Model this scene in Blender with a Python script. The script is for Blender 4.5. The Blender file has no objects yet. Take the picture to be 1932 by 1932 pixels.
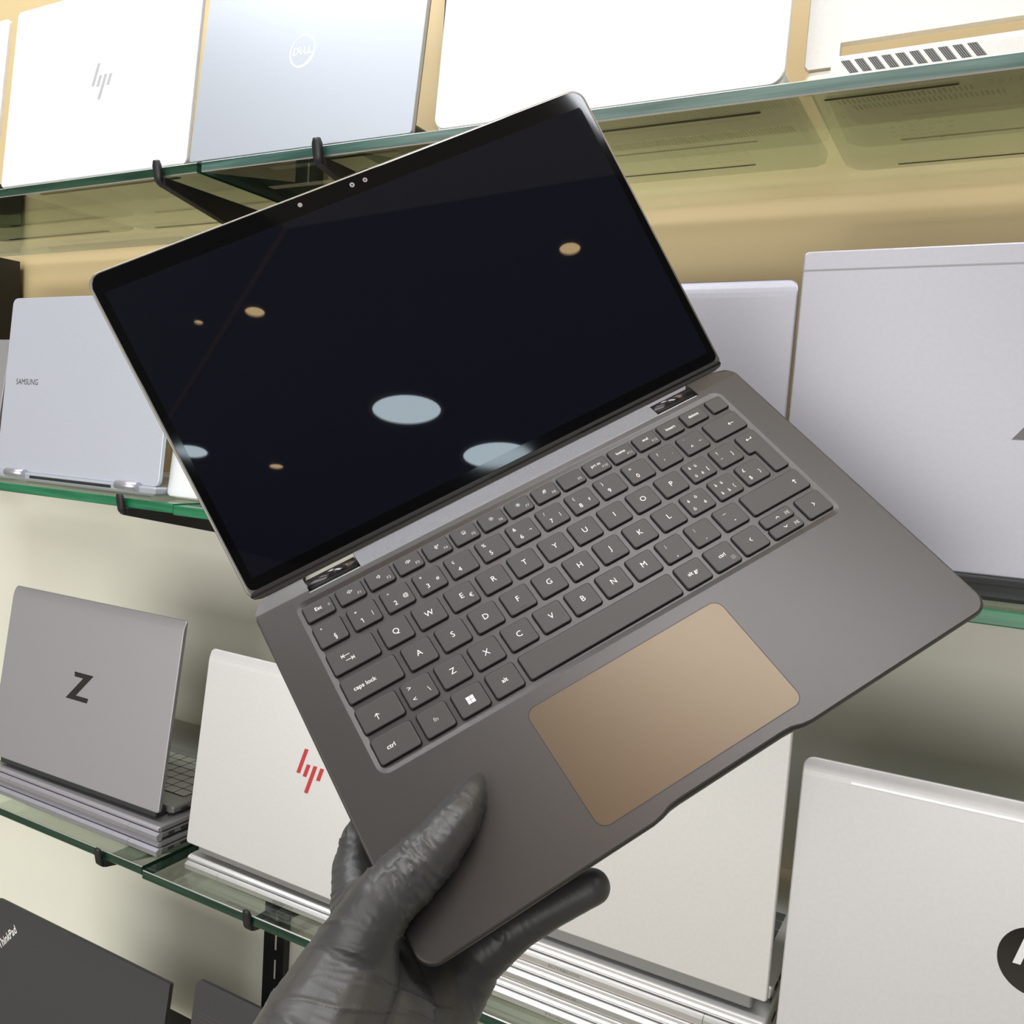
import bpy, bmesh, math, random
import numpy as np
from mathutils import Vector, Matrix, noise

# ------------------------------------------------------------------ camera, world, exposure, main lights
sc = bpy.context.scene
col = sc.collection
EYE = 1.5                                   # height of the phone above the floor
RC = np.array([[0.8756230297, 0.4790396620, 0.0616872116],
               [0.0919915245, -0.0400256967, -0.9949550256],
               [-0.4741538455, 0.8768802346, -0.0791150106]])   # rows: image right, image down, view direction
cd = bpy.data.cameras.new('camera'); cam = bpy.data.objects.new('camera', cd); col.objects.link(cam)
cd.sensor_width = 36; cd.lens = 1670 / 1932 * 36; cd.clip_start = 0.01
cam.matrix_world = Matrix(((RC[0, 0], -RC[1, 0], -RC[2, 0], 0), (RC[0, 1], -RC[1, 1], -RC[2, 1], 0),
                           (RC[0, 2], -RC[1, 2], -RC[2, 2], EYE), (0, 0, 0, 1)))
sc.camera = cam
w = bpy.data.worlds.new('world'); sc.world = w; w.use_nodes = True
w.node_tree.nodes['Background'].inputs[0].default_value = (.8, .85, .9, 1)
w.node_tree.nodes['Background'].inputs[1].default_value = .02
sc.view_settings.view_transform = 'Standard'; sc.view_settings.look = 'None'
sc.view_settings.gamma = 1; sc.view_settings.use_curve_mapping = False
sc.view_settings.exposure = 0.0
sc.cycles.max_bounces = 8; sc.cycles.transparent_max_bounces = 24; sc.cycles.glossy_bounces = 5
sc.cycles.use_denoising = True
CEIL = 3.0


def lamp(kind, name, loc, energy, color, size=.3, size_y=None, direction=(0, 0, -1), spread=None, shape='DISK'):
    l = bpy.data.lights.new(name, kind); l.energy = energy; l.color = color
    if kind == 'AREA':
        l.shape = 'RECTANGLE' if size_y else shape; l.size = size
        if size_y: l.size_y = size_y
        if spread: l.spread = math.radians(spread)
    o = bpy.data.objects.new(name, l); col.objects.link(o); o.location = loc
    o.rotation_euler = Vector(direction).to_track_quat('-Z', 'Y').to_euler()
    return o


# the long white fittings over the display, and the warm strip close to the wall
WHITE = (.93, .96, 1.0); WARM = (1.0, .74, .42)
DISPLAY_W, STRIP_W, FILL_W, FRONT_FILL_W = 22, 6.5, 34, 116
lamp('AREA', 'display_light', (-1.3, .02, CEIL - .05), DISPLAY_W, WHITE, 1.3, .25, (-.0, .32, -1))
lamp('AREA', 'display_light', (.35, .02, CEIL - .05), DISPLAY_W, WHITE, 1.3, .25, (-.0, .32, -1))
lamp('AREA', 'cove_light', (-.6, .885, CEIL - .16), STRIP_W, WARM, 3.2, .04, (0, .12, -1))
lamp('AREA', 'room_light', (-1.15, -1.7, CEIL - .06), FILL_W, (1, .97, .93), 2.3, 1.4, (.1, .6, -1))

lamp('AREA', 'added_front_fill', (-1.3, -3.9, 1.3), FRONT_FILL_W, (1, .985, .96), 5.2, 2.0, (0, 1, 0))      # fill added behind the camera to lighten the lower wall

# ------------------------------------------------------------------ materials


def mat(name, c, rough=.5, metal=0., spec=.5, var=0., scale=200., bump=0., bscale=400., emit=None, estr=0, coat=0.):
    m = bpy.data.materials.new(name); m.use_nodes = True
    nt = m.node_tree; b = nt.nodes['Principled BSDF']
    b.inputs['Base Color'].default_value = (*c, 1); b.inputs['Roughness'].default_value = rough
    b.inputs['Metallic'].default_value = metal; b.inputs['Specular IOR Level'].default_value = spec
    b.inputs['Coat Weight'].default_value = coat
    if emit: b.inputs['Emission Color'].default_value = (*emit, 1); b.inputs['Emission Strength'].default_value = estr
    tc = nt.nodes.new('ShaderNodeTexCoord')
    if var:
        n = nt.nodes.new('ShaderNodeTexNoise'); n.inputs['Scale'].default_value = scale; n.inputs['Detail'].default_value = 4
        r = nt.nodes.new('ShaderNodeValToRGB')
        r.color_ramp.elements[0].position = .3; r.color_ramp.elements[1].position = .7
        r.color_ramp.elements[0].color = (*[v * (1 - var) for v in c], 1)
        r.color_ramp.elements[1].color = (*[min(1, v * (1 + var)) for v in c], 1)
        nt.links.new(tc.outputs['Object'], n.inputs['Vector']); nt.links.new(n.outputs['Fac'], r.inputs['Fac'])
        nt.links.new(r.outputs['Color'], b.inputs['Base Color'])
    if bump:
        n2 = nt.nodes.new('ShaderNodeTexNoise'); n2.inputs['Scale'].default_value = bscale
        bp = nt.nodes.new('ShaderNodeBump'); bp.inputs['Strength'].default_value = bump; bp.inputs['Distance'].default_value = .0006
        nt.links.new(tc.outputs['Object'], n2.inputs['Vector']); nt.links.new(n2.outputs['Fac'], bp.inputs['Height'])
        nt.links.new(bp.outputs['Normal'], b.inputs['Normal'])
    return m


def glass_mat():
    m = bpy.data.materials.new('shelf_glass'); m.use_nodes = True; nt = m.node_tree; nt.nodes.clear()
    out = nt.nodes.new('ShaderNodeOutputMaterial'); mix = nt.nodes.new('ShaderNodeMixShader')
    tr = nt.nodes.new('ShaderNodeBsdfTransparent'); gl = nt.nodes.new('ShaderNodeBsdfGlossy')
    tr.inputs['Color'].default_value = (.968, .974, .945, 1); gl.inputs['Roughness'].default_value = .01
    gl.inputs['Color'].default_value = (.92, 1, .94, 1)
    lw = nt.nodes.new('ShaderNodeFresnel'); lw.inputs['IOR'].default_value = 1.52
    mu = nt.nodes.new('ShaderNodeMath'); mu.operation = 'MULTIPLY'; mu.inputs[1].default_value = .68
    nt.links.new(lw.outputs['Fac'], mu.inputs[0]); nt.links.new(mu.outputs[0], mix.inputs['Fac'])
    nt.links.new(tr.outputs[0], mix.inputs[1]); nt.links.new(gl.outputs[0], mix.inputs[2])
    nt.links.new(mix.outputs[0], out.inputs['Surface'])
    return m


def edge_mat(name, c1, c2):
    m = bpy.data.materials.new(name); m.use_nodes = True; nt = m.node_tree; b = nt.nodes['Principled BSDF']
    tc = nt.nodes.new('ShaderNodeTexCoord'); mp = nt.nodes.new('ShaderNodeMapping'); mp.inputs['Scale'].default_value = (3, 3, 60)
    n = nt.nodes.new('ShaderNodeTexNoise'); n.inputs['Scale'].default_value = 3; n.inputs['Detail'].default_value = 3
    r = nt.nodes.new('ShaderNodeValToRGB'); r.color_ramp.elements[0].position = .35; r.color_ramp.elements[1].position = .65
    r.color_ramp.elements[0].color = (*c1, 1); r.color_ramp.elements[1].color = (*c2, 1)
    nt.links.new(tc.outputs['Object'], mp.inputs['Vector']); nt.links.new(mp.outputs[0], n.inputs['Vector'])
    nt.links.new(n.outputs['Fac'], r.inputs['Fac']); nt.links.new(r.outputs['Color'], b.inputs['Base Color'])
    b.inputs['Roughness'].default_value = .15; b.inputs['Specular IOR Level'].default_value = .4
    return m


M = dict(
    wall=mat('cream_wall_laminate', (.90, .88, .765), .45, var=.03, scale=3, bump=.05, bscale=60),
    wallwarm=mat('wall_warm_light_tan', (.66, .515, .28), .45, var=.04, scale=3, bump=.05, bscale=60),  # tan puts the warm light on the upper wall into its colour
    side=mat('side_wall_paint', (.42, .42, .42), .7, var=.03, scale=4),
    ceil=mat('ceiling_paint', (.07, .07, .085), .7, var=.04, scale=3),
    floor=mat('floor_tile', (.35, .32, .28), .35, var=.08, scale=5),
    glass=glass_mat(),
    edge=edge_mat('green_glass_edge', (.010, .036, .020), (.025, .068, .040)),
    edge_bright=edge_mat('bright_green_glass_edge', (.012, .13, .055), (.03, .22, .10)),
    edge_teal=edge_mat('teal_glass_edge', (.03, .075, .06), (.09, .16, .14)),
    black=mat('black_powder_coat', (.012, .012, .014), .42, bump=.3, bscale=1500),
    slot=mat('slot_gap', (.6, .58, .48), .6),
    deck=mat('graphite_deck', (.054, .0495, .047), .36, .45, var=.05, scale=1800, bump=.06, bscale=2500),
    strip=mat('graphite_hinge_strip', (.20, .20, .215), .48, .4, var=.12, scale=1500, bump=.4, bscale=1800),
    pad=mat('touchpad_glass', (.095, .071, .046), .33, .6, var=.07, scale=2500, bump=.035, bscale=3500),  # brown base carries part of the warm ceiling reflection
    padgap=mat('touchpad_gap', (.01, .01, .01), .5),
    key=mat('graphite_key', (.040, .0365, .034), .5, .1, var=.04, scale=1500),
    keyside=mat('dark_key_side', (.006, .006, .007), .45),
    legend=mat('key_legend', (.86, .85, .82), .5),
    legend_dim=mat('dim_key_legend', (.42, .41, .40), .5),
    screen=mat('screen_glass', (.0050, .0056, .0100), .018, spec=.5),
    bezel=mat('screen_border', (.0025, .0025, .003), .05, spec=.45),
    rim=mat('lid_rim', (.22, .21, .19), .35, .8),
    chrome=mat('hinge_chrome', (.030, .024, .027), .16, .35, spec=.8),
    lens=mat('camera_lens', (.32, .30, .29), .4),
    glove=mat('black_nitrile', (.050, .049, .049), .41, spec=.5, bump=.1, bscale=900),
    white=mat('white_lid', (.86, .87, .89), .42, .25, var=.01, scale=300),
    pale=mat('pale_silver_lid', (.46, .495, .555), .40, .35, var=.015, scale=500),
    bluish=mat('blue_silver_lid', (.56, .59, .66), .40, .4, var=.02, scale=300),
    lilac=mat('lilac_silver_lid', (.41, .405, .45), .42, .35, var=.02, scale=300),
    silvercool=mat('cool_silver_lid', (.60, .59, .585), .42, .4, var=.02, scale=300),
    silver=mat('silver_lid', (.72, .71, .70), .40, .45, var=.02, scale=300),
    silverw=mat('warm_silver_lid', (.70, .69, .66), .42, .4, var=.02, scale=300),
    grey=mat('grey_lid', (.37, .36, .375), .42, .5, var=.03, scale=900),
    dark=mat('charcoal_lid', (.055, .054, .056), .5, .2, var=.25, scale=900),
    dimple=mat('charcoal_dimple', (.13, .125, .125), .4, .3),
    base=mat('silver_base', (.55, .54, .52), .42, .5),
    basel=mat('pale_base', (.86, .83, .73), .5, .1, var=.03, scale=200),
    based=mat('dark_base', (.03, .033, .035), .5),
    baseg=mat('grey_base', (.30, .30, .29), .45, .4),
    bar=mat('polished_hinge_bar', (.88, .88, .88), .3, .85),
    bargrey=mat('grey_hinge_bar', (.62, .61, .67), .32, .7),
    rubber=mat('rubber_foot', (.03, .03, .03), .8),
    blackgloss=mat('mirror_black_logo', (.02, .017, .015), .08, .3, spec=.8),
    red=mat('red_logo', (.52, .03, .035), .35),
    ghost=mat('faint_logo', (.58, .59, .61), .3, .3),
    logow=mat('bright_logo', (.95, .97, 1.0), .3, .1),
    greylogo=mat('grey_logo', (.10, .11, .12), .18, .7),
    inkgrey=mat('grey_ink', (.27, .27, .27), .6),
    ink=mat('black_ink', (.03, .03, .03), .6),
    paper=mat('white_sticker', (.72, .70, .60), .7),
    smallkey=mat('small_key', (.10, .10, .10), .6),
    silverkey=mat('silver_key', (.42, .42, .38), .5, .2),
    steel=mat('fitting_steel', (.5, .5, .5), .4, .8),
    lampwhite=mat('lamp_diffuser', (.9, .9, .9), .5, emit=(.74, .90, 1.0), estr=11),
    lampwarm=mat('warm_lamp_diffuser', (.9, .8, .6), .5, emit=(1.0, .70, .36), estr=9),
    warmtrim=mat('copper_ceiling_trim', (.30, .16, .10), .5),
    soffit=mat('soffit_paint', (.34, .32, .27), .7),
)

# ------------------------------------------------------------------ mesh helpers


def obj(name, bm, m, parent=None, smooth=False, mw=None):
    me = bpy.data.meshes.new(name); bm.normal_update(); bm.to_mesh(me); bm.free()
    for mm in (m if isinstance(m, (list, tuple)) else [m]): me.materials.append(mm)
    if smooth:
        for p in me.polygons: p.use_smooth = True
    o = bpy.data.objects.new(name, me); col.objects.link(o)
    if parent is not None: o.parent = parent
    if mw is not None: o.matrix_basis = mw
    return o


def tag(o, label=None, cat=None, group=None, kind=None):
    if label: o['label'] = label
    if cat: o['category'] = cat
    if group: o['group'] = group
    if kind: o['kind'] = kind
    return o


def empty(name, loc=(0, 0, 0), mw=None):
    o = bpy.data.objects.new(name, None); col.objects.link(o); o.empty_display_size = .05
    if mw is not None: o.matrix_world = mw
    else: o.location = loc
    return o


def box(bm, x0, x1, y0, y1, z0, z1, mi=0):
    v = [bm.verts.new(p) for p in ((x0, y0, z0), (x1, y0, z0), (x1, y1, z0), (x0, y1, z0), (x0, y0, z1), (x1, y0, z1), (x1, y1, z1), (x0, y1, z1))]
    for f in ((0, 3, 2, 1), (4, 5, 6, 7), (0, 1, 5, 4), (1, 2, 6, 5), (2, 3, 7, 6), (3, 0, 4, 7)):
        fc = bm.faces.new([v[i] for i in f]); fc.material_index = mi


def rrect(x0, x1, y0, y1, r, k=6, m=1, dent=None):
    """outline, counter-clockwise from the front-left corner; r one radius or four (FL, FR, BR, BL)"""
    if not isinstance(r, (list, tuple)): r = [r] * 4
    cs = [(x0 + r[0], y0 + r[0], r[0], 180), (x1 - r[1], y0 + r[1], r[1], 270), (x1 - r[2], y1 - r[2], r[2], 0), (x0 + r[3], y1 - r[3], r[3], 90)]
    pts = []
    for i, (cx, cy, rr, a0) in enumerate(cs):
        for j in range(k + 1):
            a = math.radians(a0 + 90 * j / k); pts.append((cx + rr * math.cos(a), cy + rr * math.sin(a)))
        if i == 0 and m > 1:
            xa, xb = x0 + r[0], x1 - r[1]
            for j in range(1, m):
                x = xa + (xb - xa) * j / m; y = y0
                if dent:
                    s = min(max((x - dent[0]) / dent[3], 0), 1) * min(max((dent[1] - x) / dent[3], 0), 1); s = s * s * (3 - 2 * s)
                    y += dent[2] * s
                pts.append((x, y))
    return pts


def loft(bm, levels, cap0=True, cap1=True, mi=0, micap=None):
    """levels: list of (outline, z); rings joined, ends closed"""
    rings = [[bm.verts.new((p[0], p[1], z)) for p in pts] for pts, z in levels]
    n = len(rings[0])
    for a, b in zip(rings, rings[1:]):
        for i in range(n):
            f = bm.faces.new((a[i], a[(i + 1) % n], b[(i + 1) % n], b[i])); f.material_index = mi
    if cap0: f = bm.faces.new(rings[0][::-1]); f.material_index = mi
    if cap1: f = bm.faces.new(rings[-1]); f.material_index = mi if micap is None else micap
    return rings


def slab(bm, x0, x1, y0, y1, z0, z1, r, bev=.0006, k=6, mi=0, micap=None):
    ins = lambda d: rrect(x0 + d, x1 - d, y0 + d, y1 - d, max(r - d, 1e-5), k)
    loft(bm, [(ins(bev), z0), (ins(bev * .3), z0 + bev * .3), (ins(0), z0 + bev), (ins(0), z1 - bev), (ins(bev * .3), z1 - bev * .3), (ins(bev), z1)], mi=mi, micap=micap)


def cyl(bm, p0, p1, r, n=16, mi=0, r1=None):
    p0 = Vector(p0); p1 = Vector(p1); d = (p1 - p0).normalized(); a = d.orthogonal().normalized(); b = d.cross(a); r1 = r if r1 is None else r1
    A = [bm.verts.new(p0 + (a * math.cos(t) + b * math.sin(t)) * r) for t in [2 * math.pi * i / n for i in range(n)]]
    B = [bm.verts.new(p1 + (a * math.cos(t) + b * math.sin(t)) * r1) for t in [2 * math.pi * i / n for i in range(n)]]
    for i in range(n):
        f = bm.faces.new((A[i], A[(i + 1) % n], B[(i + 1) % n], B[i])); f.material_index = mi; f.smooth = True
    bm.faces.new(A[::-1]).material_index = mi; bm.faces.new(B).material_index = mi


def poly(bm, pts, z0, z1, mi=0):
    """flat shape given in plan, with a little thickness"""
    if sum(a[0] * b[1] - b[0] * a[1] for a, b in zip(pts, pts[1:] + pts[:1])) < 0: pts = pts[::-1]
    loft(bm, [(pts, z0), (pts, z1)], mi=mi)


def stroke(bm, pts, wd, z0, z1, closed=False, mi=0):
    if closed: pts = pts + [pts[0]]
    for a, b in zip(pts, pts[1:]):
        a = Vector(a); b = Vector(b); d = b - a
        if d.length < 1e-9: continue
        d.normalize(); n = Vector((-d.y, d.x)) * wd / 2; e = d * wd * .3
        poly(bm, [tuple(a - e - n), tuple(b + e - n), tuple(b + e + n), tuple(a - e + n)], z0, z1, mi)


_tc = {}


def text(bm, s, cx, cy, size, z, rot=0., bold=0., mi=0, sx=1., align='CENTER', th=.00006, shear=0.):
    """letters lying in the xy plane of bm, centred on (cx, cy)"""
    key = (s, bold, align, shear)
    if key not in _tc:
        cu = bpy.data.curves.new('t', 'FONT'); cu.body = s; cu.size = 1; cu.align_x = align; cu.align_y = 'CENTER'
        cu.resolution_u = 3; cu.offset = bold; cu.shear = shear
        o = bpy.data.objects.new('t', cu); col.objects.link(o)
        bpy.context.view_layer.update()
        me = bpy.data.meshes.new_from_object(o.evaluated_get(bpy.context.evaluated_depsgraph_get()))
        _tc[key] = ([tuple(v.co) for v in me.vertices], [tuple(p.vertices) for p in me.polygons])
        bpy.data.objects.remove(o); bpy.data.curves.remove(cu); bpy.data.meshes.remove(me)
    vs, fs = _tc[key]; c, s_ = math.cos(rot), math.sin(rot)
    V = []
    for x, y, _ in vs:
        x *= size * sx; y *= size
        V.append(bm.verts.new((cx + x * c - y * s_, cy + x * s_ + y * c, z)))
    for f in fs:
        try: bm.faces.new([V[i] for i in f]).material_index = mi
        except ValueError: pass


def axes(o, ex, ey, ez):
    ex, ey, ez = Vector(ex), Vector(ey), Vector(ez)
    return Matrix(((ex.x, ey.x, ez.x, o[0]), (ex.y, ey.y, ez.y, o[1]), (ex.z, ey.z, ez.z, o[2]), (0, 0, 0, 1)))


# ------------------------------------------------------------------ the room
def room(name, x0, x1, y0, y1, z0, z1, m):
    bm = bmesh.new(); box(bm, x0, x1, y0, y1, z0, z1); tag(obj(name, bm, m), kind='structure')


WALL_Y = .93
room('floor', -4, 4, -4, WALL_Y + .1, -.1, 0, M['floor'])
room('ceiling', -4, 4, -4, WALL_Y + .1, CEIL, CEIL + .1, M['ceil'])
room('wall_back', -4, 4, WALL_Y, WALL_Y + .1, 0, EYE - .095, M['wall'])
room('wall_back_upper', -4, 4, WALL_Y, WALL_Y + .1, EYE - .095, CEIL, M['wallwarm'])  # same wall, split so its warmer upper light sits in the colour
room('wall_left', -4.1, -4, -4, WALL_Y + .1, 0, CEIL, M['side'])
room('wall_right', 4, 4.1, -4, WALL_Y + .1, 0, CEIL, M['side'])
room('wall_front', -4, 4, -4.1, -4, 0, CEIL, M['side'])
bm = bmesh.new(); poly(bm, [(-4, -1.09), (.81, -1.09), (1.2, -.22), (1.7, WALL_Y), (-4, WALL_Y)], CEIL - .02, CEIL); tag(obj('trim_1', bm, M['soffit']), kind='structure')
bm = bmesh.new(); poly(bm, [(.806, -1.09), (.82, -1.09), (1.934, -3.9), (1.92, -3.9)], CEIL - .012, CEIL)
tag(obj('trim_2', bm, M['warmtrim']), kind='structure')
# window frame added around the front fill, out of view
bm = bmesh.new()
for xx in (-3.93, -2.2, -.4, 1.33): box(bm, xx - .03, xx + .03, -3.98, -3.93, .35, 2.35)
for zz_ in (.27, 2.33): box(bm, -3.96, 1.36, -3.98, -3.93, zz_ - .03, zz_ + .03)
tag(obj('added_window_1', bm, M['steel']), kind='structure')


def ceiling_light(x, y, r, warm, power, label):
    e = empty('ceiling_light', (x, y, CEIL)); tag(e, label, 'ceiling light', 'round ceiling lights of the shop')
    bm = bmesh.new(); n = 32
    for a, b, z0, z1 in ((r * 1.0, r * 1.12, -.012, 0.),):
        rings = []
        for rr, z in ((a, -.004), (a, -.012), (b, -.012), (b, 0)):
            rings.append([bm.verts.new((rr * math.cos(2 * math.pi * i / n), rr * math.sin(2 * math.pi * i / n), z)) for i in range(n)])
        for p, q in zip(rings, rings[1:]):
            for i in range(n): bm.faces.new((p[i], p[(i + 1) % n], q[(i + 1) % n], q[i]))
    obj('frame', bm, M['steel'], e)
    bm = bmesh.new(); bm.faces.new([bm.verts.new((r * math.cos(2 * math.pi * i / n), r * math.sin(2 * math.pi * i / n), -.005)) for i in range(n)])
    obj('diffuser', bm, M['lampwarm'] if warm else M['lampwhite'], e)


for x, y, r, warm, lab in (
        (1.99, -1.68, .15, 0, 'large round white ceiling light, the whole disc mirrored mid screen'),
        (2.67, -1.69, .17, 0, 'large round white ceiling light mirrored at the lower edge of the screen'),
        (1.67, -2.79, .08, 0, 'large round white ceiling light mirrored at the left border of the screen'),
        (1.06, -1.55, .033, 1, 'small warm downlight mirrored in the upper left of the screen'),
        (1.44, -.48, .033, 1, 'small warm downlight mirrored in the upper right of the screen'),
        (2.06, -2.63, .033, 1, 'small warm downlight mirrored in the lower left of the screen'),
        (.98, -1.76, .015, 1, 'tiny warm downlight mirrored beside the brown line')):
    ceiling_light(x, y, r, warm, 0, lab)
# unseen warm panel, added so the touchpad has a warm glow to reflect
e = empty('added_warm_panel', (.28, -.42, CEIL - .02)); tag(e, 'added unseen warm light panel above the open laptop', 'ceiling light')
bm = bmesh.new(); box(bm, -.22, .22, -.22, .22, -.02, 0); box(bm, -.24, .24, -.24, .24, -.012, 0); obj('frame', bm, M['steel'], e)
lp = lamp('AREA', 'added_warm_lamp', (.28, -.42, CEIL - .045), 1.7, (1, .52, .20), .4, .4); 

# ------------------------------------------------------------------ wall standards, brackets, glass shelves
S_TOP = {1: .267, 2: -.089, 3: -.503, 4: -.905}; TH = .0105
FRONT, BACK = .66, .912


def standard(x, label):
    bm = bmesh.new(); y0, y1 = WALL_Y - .012, WALL_Y
    box(bm, x - .019, x + .019, y0, y1, .3, 2.9)
    for k in range(60):
        z = .33 + k * .043
        box(bm, x - .0015 + .004, x + .0015 + .004, y0 - .0004, y0 + .002, z, z + .028, 1)
    tag(obj('wall_standard', bm, [M['black'], M['slot']]), label, 'shelf standard', 'slotted standards on the wall')


standard(-.838, 'black slotted steel standard on the wall left of the gloved hand')
standard(-.612, 'black slotted steel standard on the wall behind the gloved hand')


def bracket(x, shelf, label):
    z = EYE + S_TOP[shelf] - TH
    e = empty('shelf_bracket', (x, FRONT, z)); tag(e, label, 'shelf bracket', 'black metal brackets under the glass shelves')
    bm = bmesh.new(); L = WALL_Y - .012 - FRONT
    # tapered arm, deeper at the wall
    prof = [(-.002, -.0005), (L, -.0005), (L, -.062), (.0, -.009)]
    for xa, xb, dy in ((-.005, .005, 0),):
        A = [bm.verts.new((xa, p[0], p[1])) for p in prof]; B = [bm.verts.new((xb, p[0], p[1])) for p in prof]
        bm.faces.new(A); bm.faces.new(B[::-1])
        for i in range(4): bm.faces.new((A[i], B[i], B[(i + 1) % 4], A[(i + 1) % 4]))
    bmesh.ops.bevel(bm, geom=bm.edges[:], offset=.0008, segments=1, affect='EDGES')
    obj('arm', bm, M['black'], e)
    bm = bmesh.new()
    side = [(-.002, -.008), (-.0055, -.004), (-.0065, .003), (-.0078, .0100), (-.0088, .0150)]
    R = []
    for i, (y, zz) in enumerate(side):
        hw = (.0042, .0045, .0052, .0054, .0034)[i]
        R.append([bm.verts.new(p) for p in ((-hw, y, zz), (hw, y, zz), (hw, y + .003, zz + .0004), (-hw, y + .003, zz + .0004))])
    for a, b in zip(R, R[1:]):
        for i in range(4): bm.faces.new((a[i], a[(i + 1) % 4], b[(i + 1) % 4], b[i]))
    bm.faces.new(R[0][::-1]); bm.faces.new(R[-1])
    bmesh.ops.subdivide_edges(bm, edges=bm.edges[:], cuts=1, use_grid_fill=True, smooth=.6)
    bmesh.ops.recalc_face_normals(bm, faces=bm.faces[:])
    obj('hook', bm, M['black'], e, smooth=True)


bracket(-.804, 1, 'black bracket hooked over the top shelf by the glass joint')
bracket(-.585, 1, 'black bracket hooked over the top shelf just above the screen edge')
bracket(-.848, 2, 'black bracket under the middle shelf beside the grey convertible laptop')
bracket(-.870, 3, 'black bracket under the lower shelf below the stack of grey laptops')
bracket(-.635, 3, 'black bracket under the lower shelf left of the gloved hand')


def glass(x0, x1, shelf, em, label, dy=0., dz=0.):
    z1 = EYE + S_TOP[shelf] + dz; bm = bmesh.new(); y0, y1, z0 = FRONT + dy, BACK, z1 - TH; c = .0009
    P = [(y0 + c, z0), (y1, z0), (y1, z1), (y0 + c, z1), (y0, z1 - c), (y0, z0 + c)]
    A = [bm.verts.new((x0, a, b)) for a, b in P]; B = [bm.verts.new((x1, a, b)) for a, b in P]; n = len(P)
    for i in range(n):
        f = bm.faces.new((A[i], B[i], B[(i + 1) % n], A[(i + 1) % n])); f.material_index = 0 if i in (0, 1, 2) else (1 if i == 4 or shelf == 2 else 2)
    bm.faces.new(A[::-1]).material_index = 1; bm.faces.new(B).material_index = 1
    bmesh.ops.recalc_face_normals(bm, faces=bm.faces[:])
    tag(obj('glass_shelf', bm, [M['glass'], M[em], M['bar']]), label, 'glass shelf', 'glass shelves on the wall')


glass(-1.75, -.7515, 1, 'edge', 'green edged glass shelf under the blank white and slanted logo laptops')
glass(-.7445, .9, 1, 'edge_teal', 'teal edged glass shelf under the upper right laptops', 0, .0)
glass(-1.75, -.771, 2, 'edge_bright', 'bright green edged middle glass shelf under the blue silver convertible')
glass(-.7655, .9, 2, 'edge_bright', 'bright green edged middle glass shelf behind the graphite laptop', -.004, -.001)
glass(-1.75, -.803, 3, 'edge', 'dark green edged glass shelf under the stacked grey laptops')
glass(-.798, .9, 3, 'edge', 'dark green edged glass shelf under the silver stacks and gloved hand', -.003, -.0015)
glass(-1.75, .9, 4, 'edge', 'lowest glass shelf carrying the two charcoal laptops')

# ------------------------------------------------------------------ laptops on the shelves


def letters_hp(bm, s, z, mi=0, slant=.29):
    """four slanted bars, centred, overall height s"""
    wd = s * .115
    def bar(x, y0, y1):
        poly(bm, [(x + y0 * slant, y0), (x + wd + y0 * slant, y0), (x + wd + y1 * slant, y1), (x + y1 * slant, y1)], z, z + .0001, mi)
    bar(-s * .29, -s * .10, s * .5); bar(-s * .075, -s * .14, s * .16)
    bar(s * .13, -s * .5, s * .17); bar(s * .34, -s * .14, s * .16)


def logo_z(bm, x0, x1, y0, y1, z, mi=0):
    W_, H = x1 - x0, y1 - y0
    poly(bm, [(x0 + .22 * W_, y1), (x0 + .25 * W_, y1 - .17 * H), (x0 + .60 * W_, y1 - .17 * H), (x0, y0), (x0 + .28 * W_, y0), (x1, y1)], z, z + .0001, mi)
    poly(bm, [(x0, y0), (x0 + .88 * W_, y0), (x0 + .92 * W_, y0 + .17 * H), (x0 + .42 * W_, y0 + .17 * H)], z, z + .00012, mi)


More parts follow.
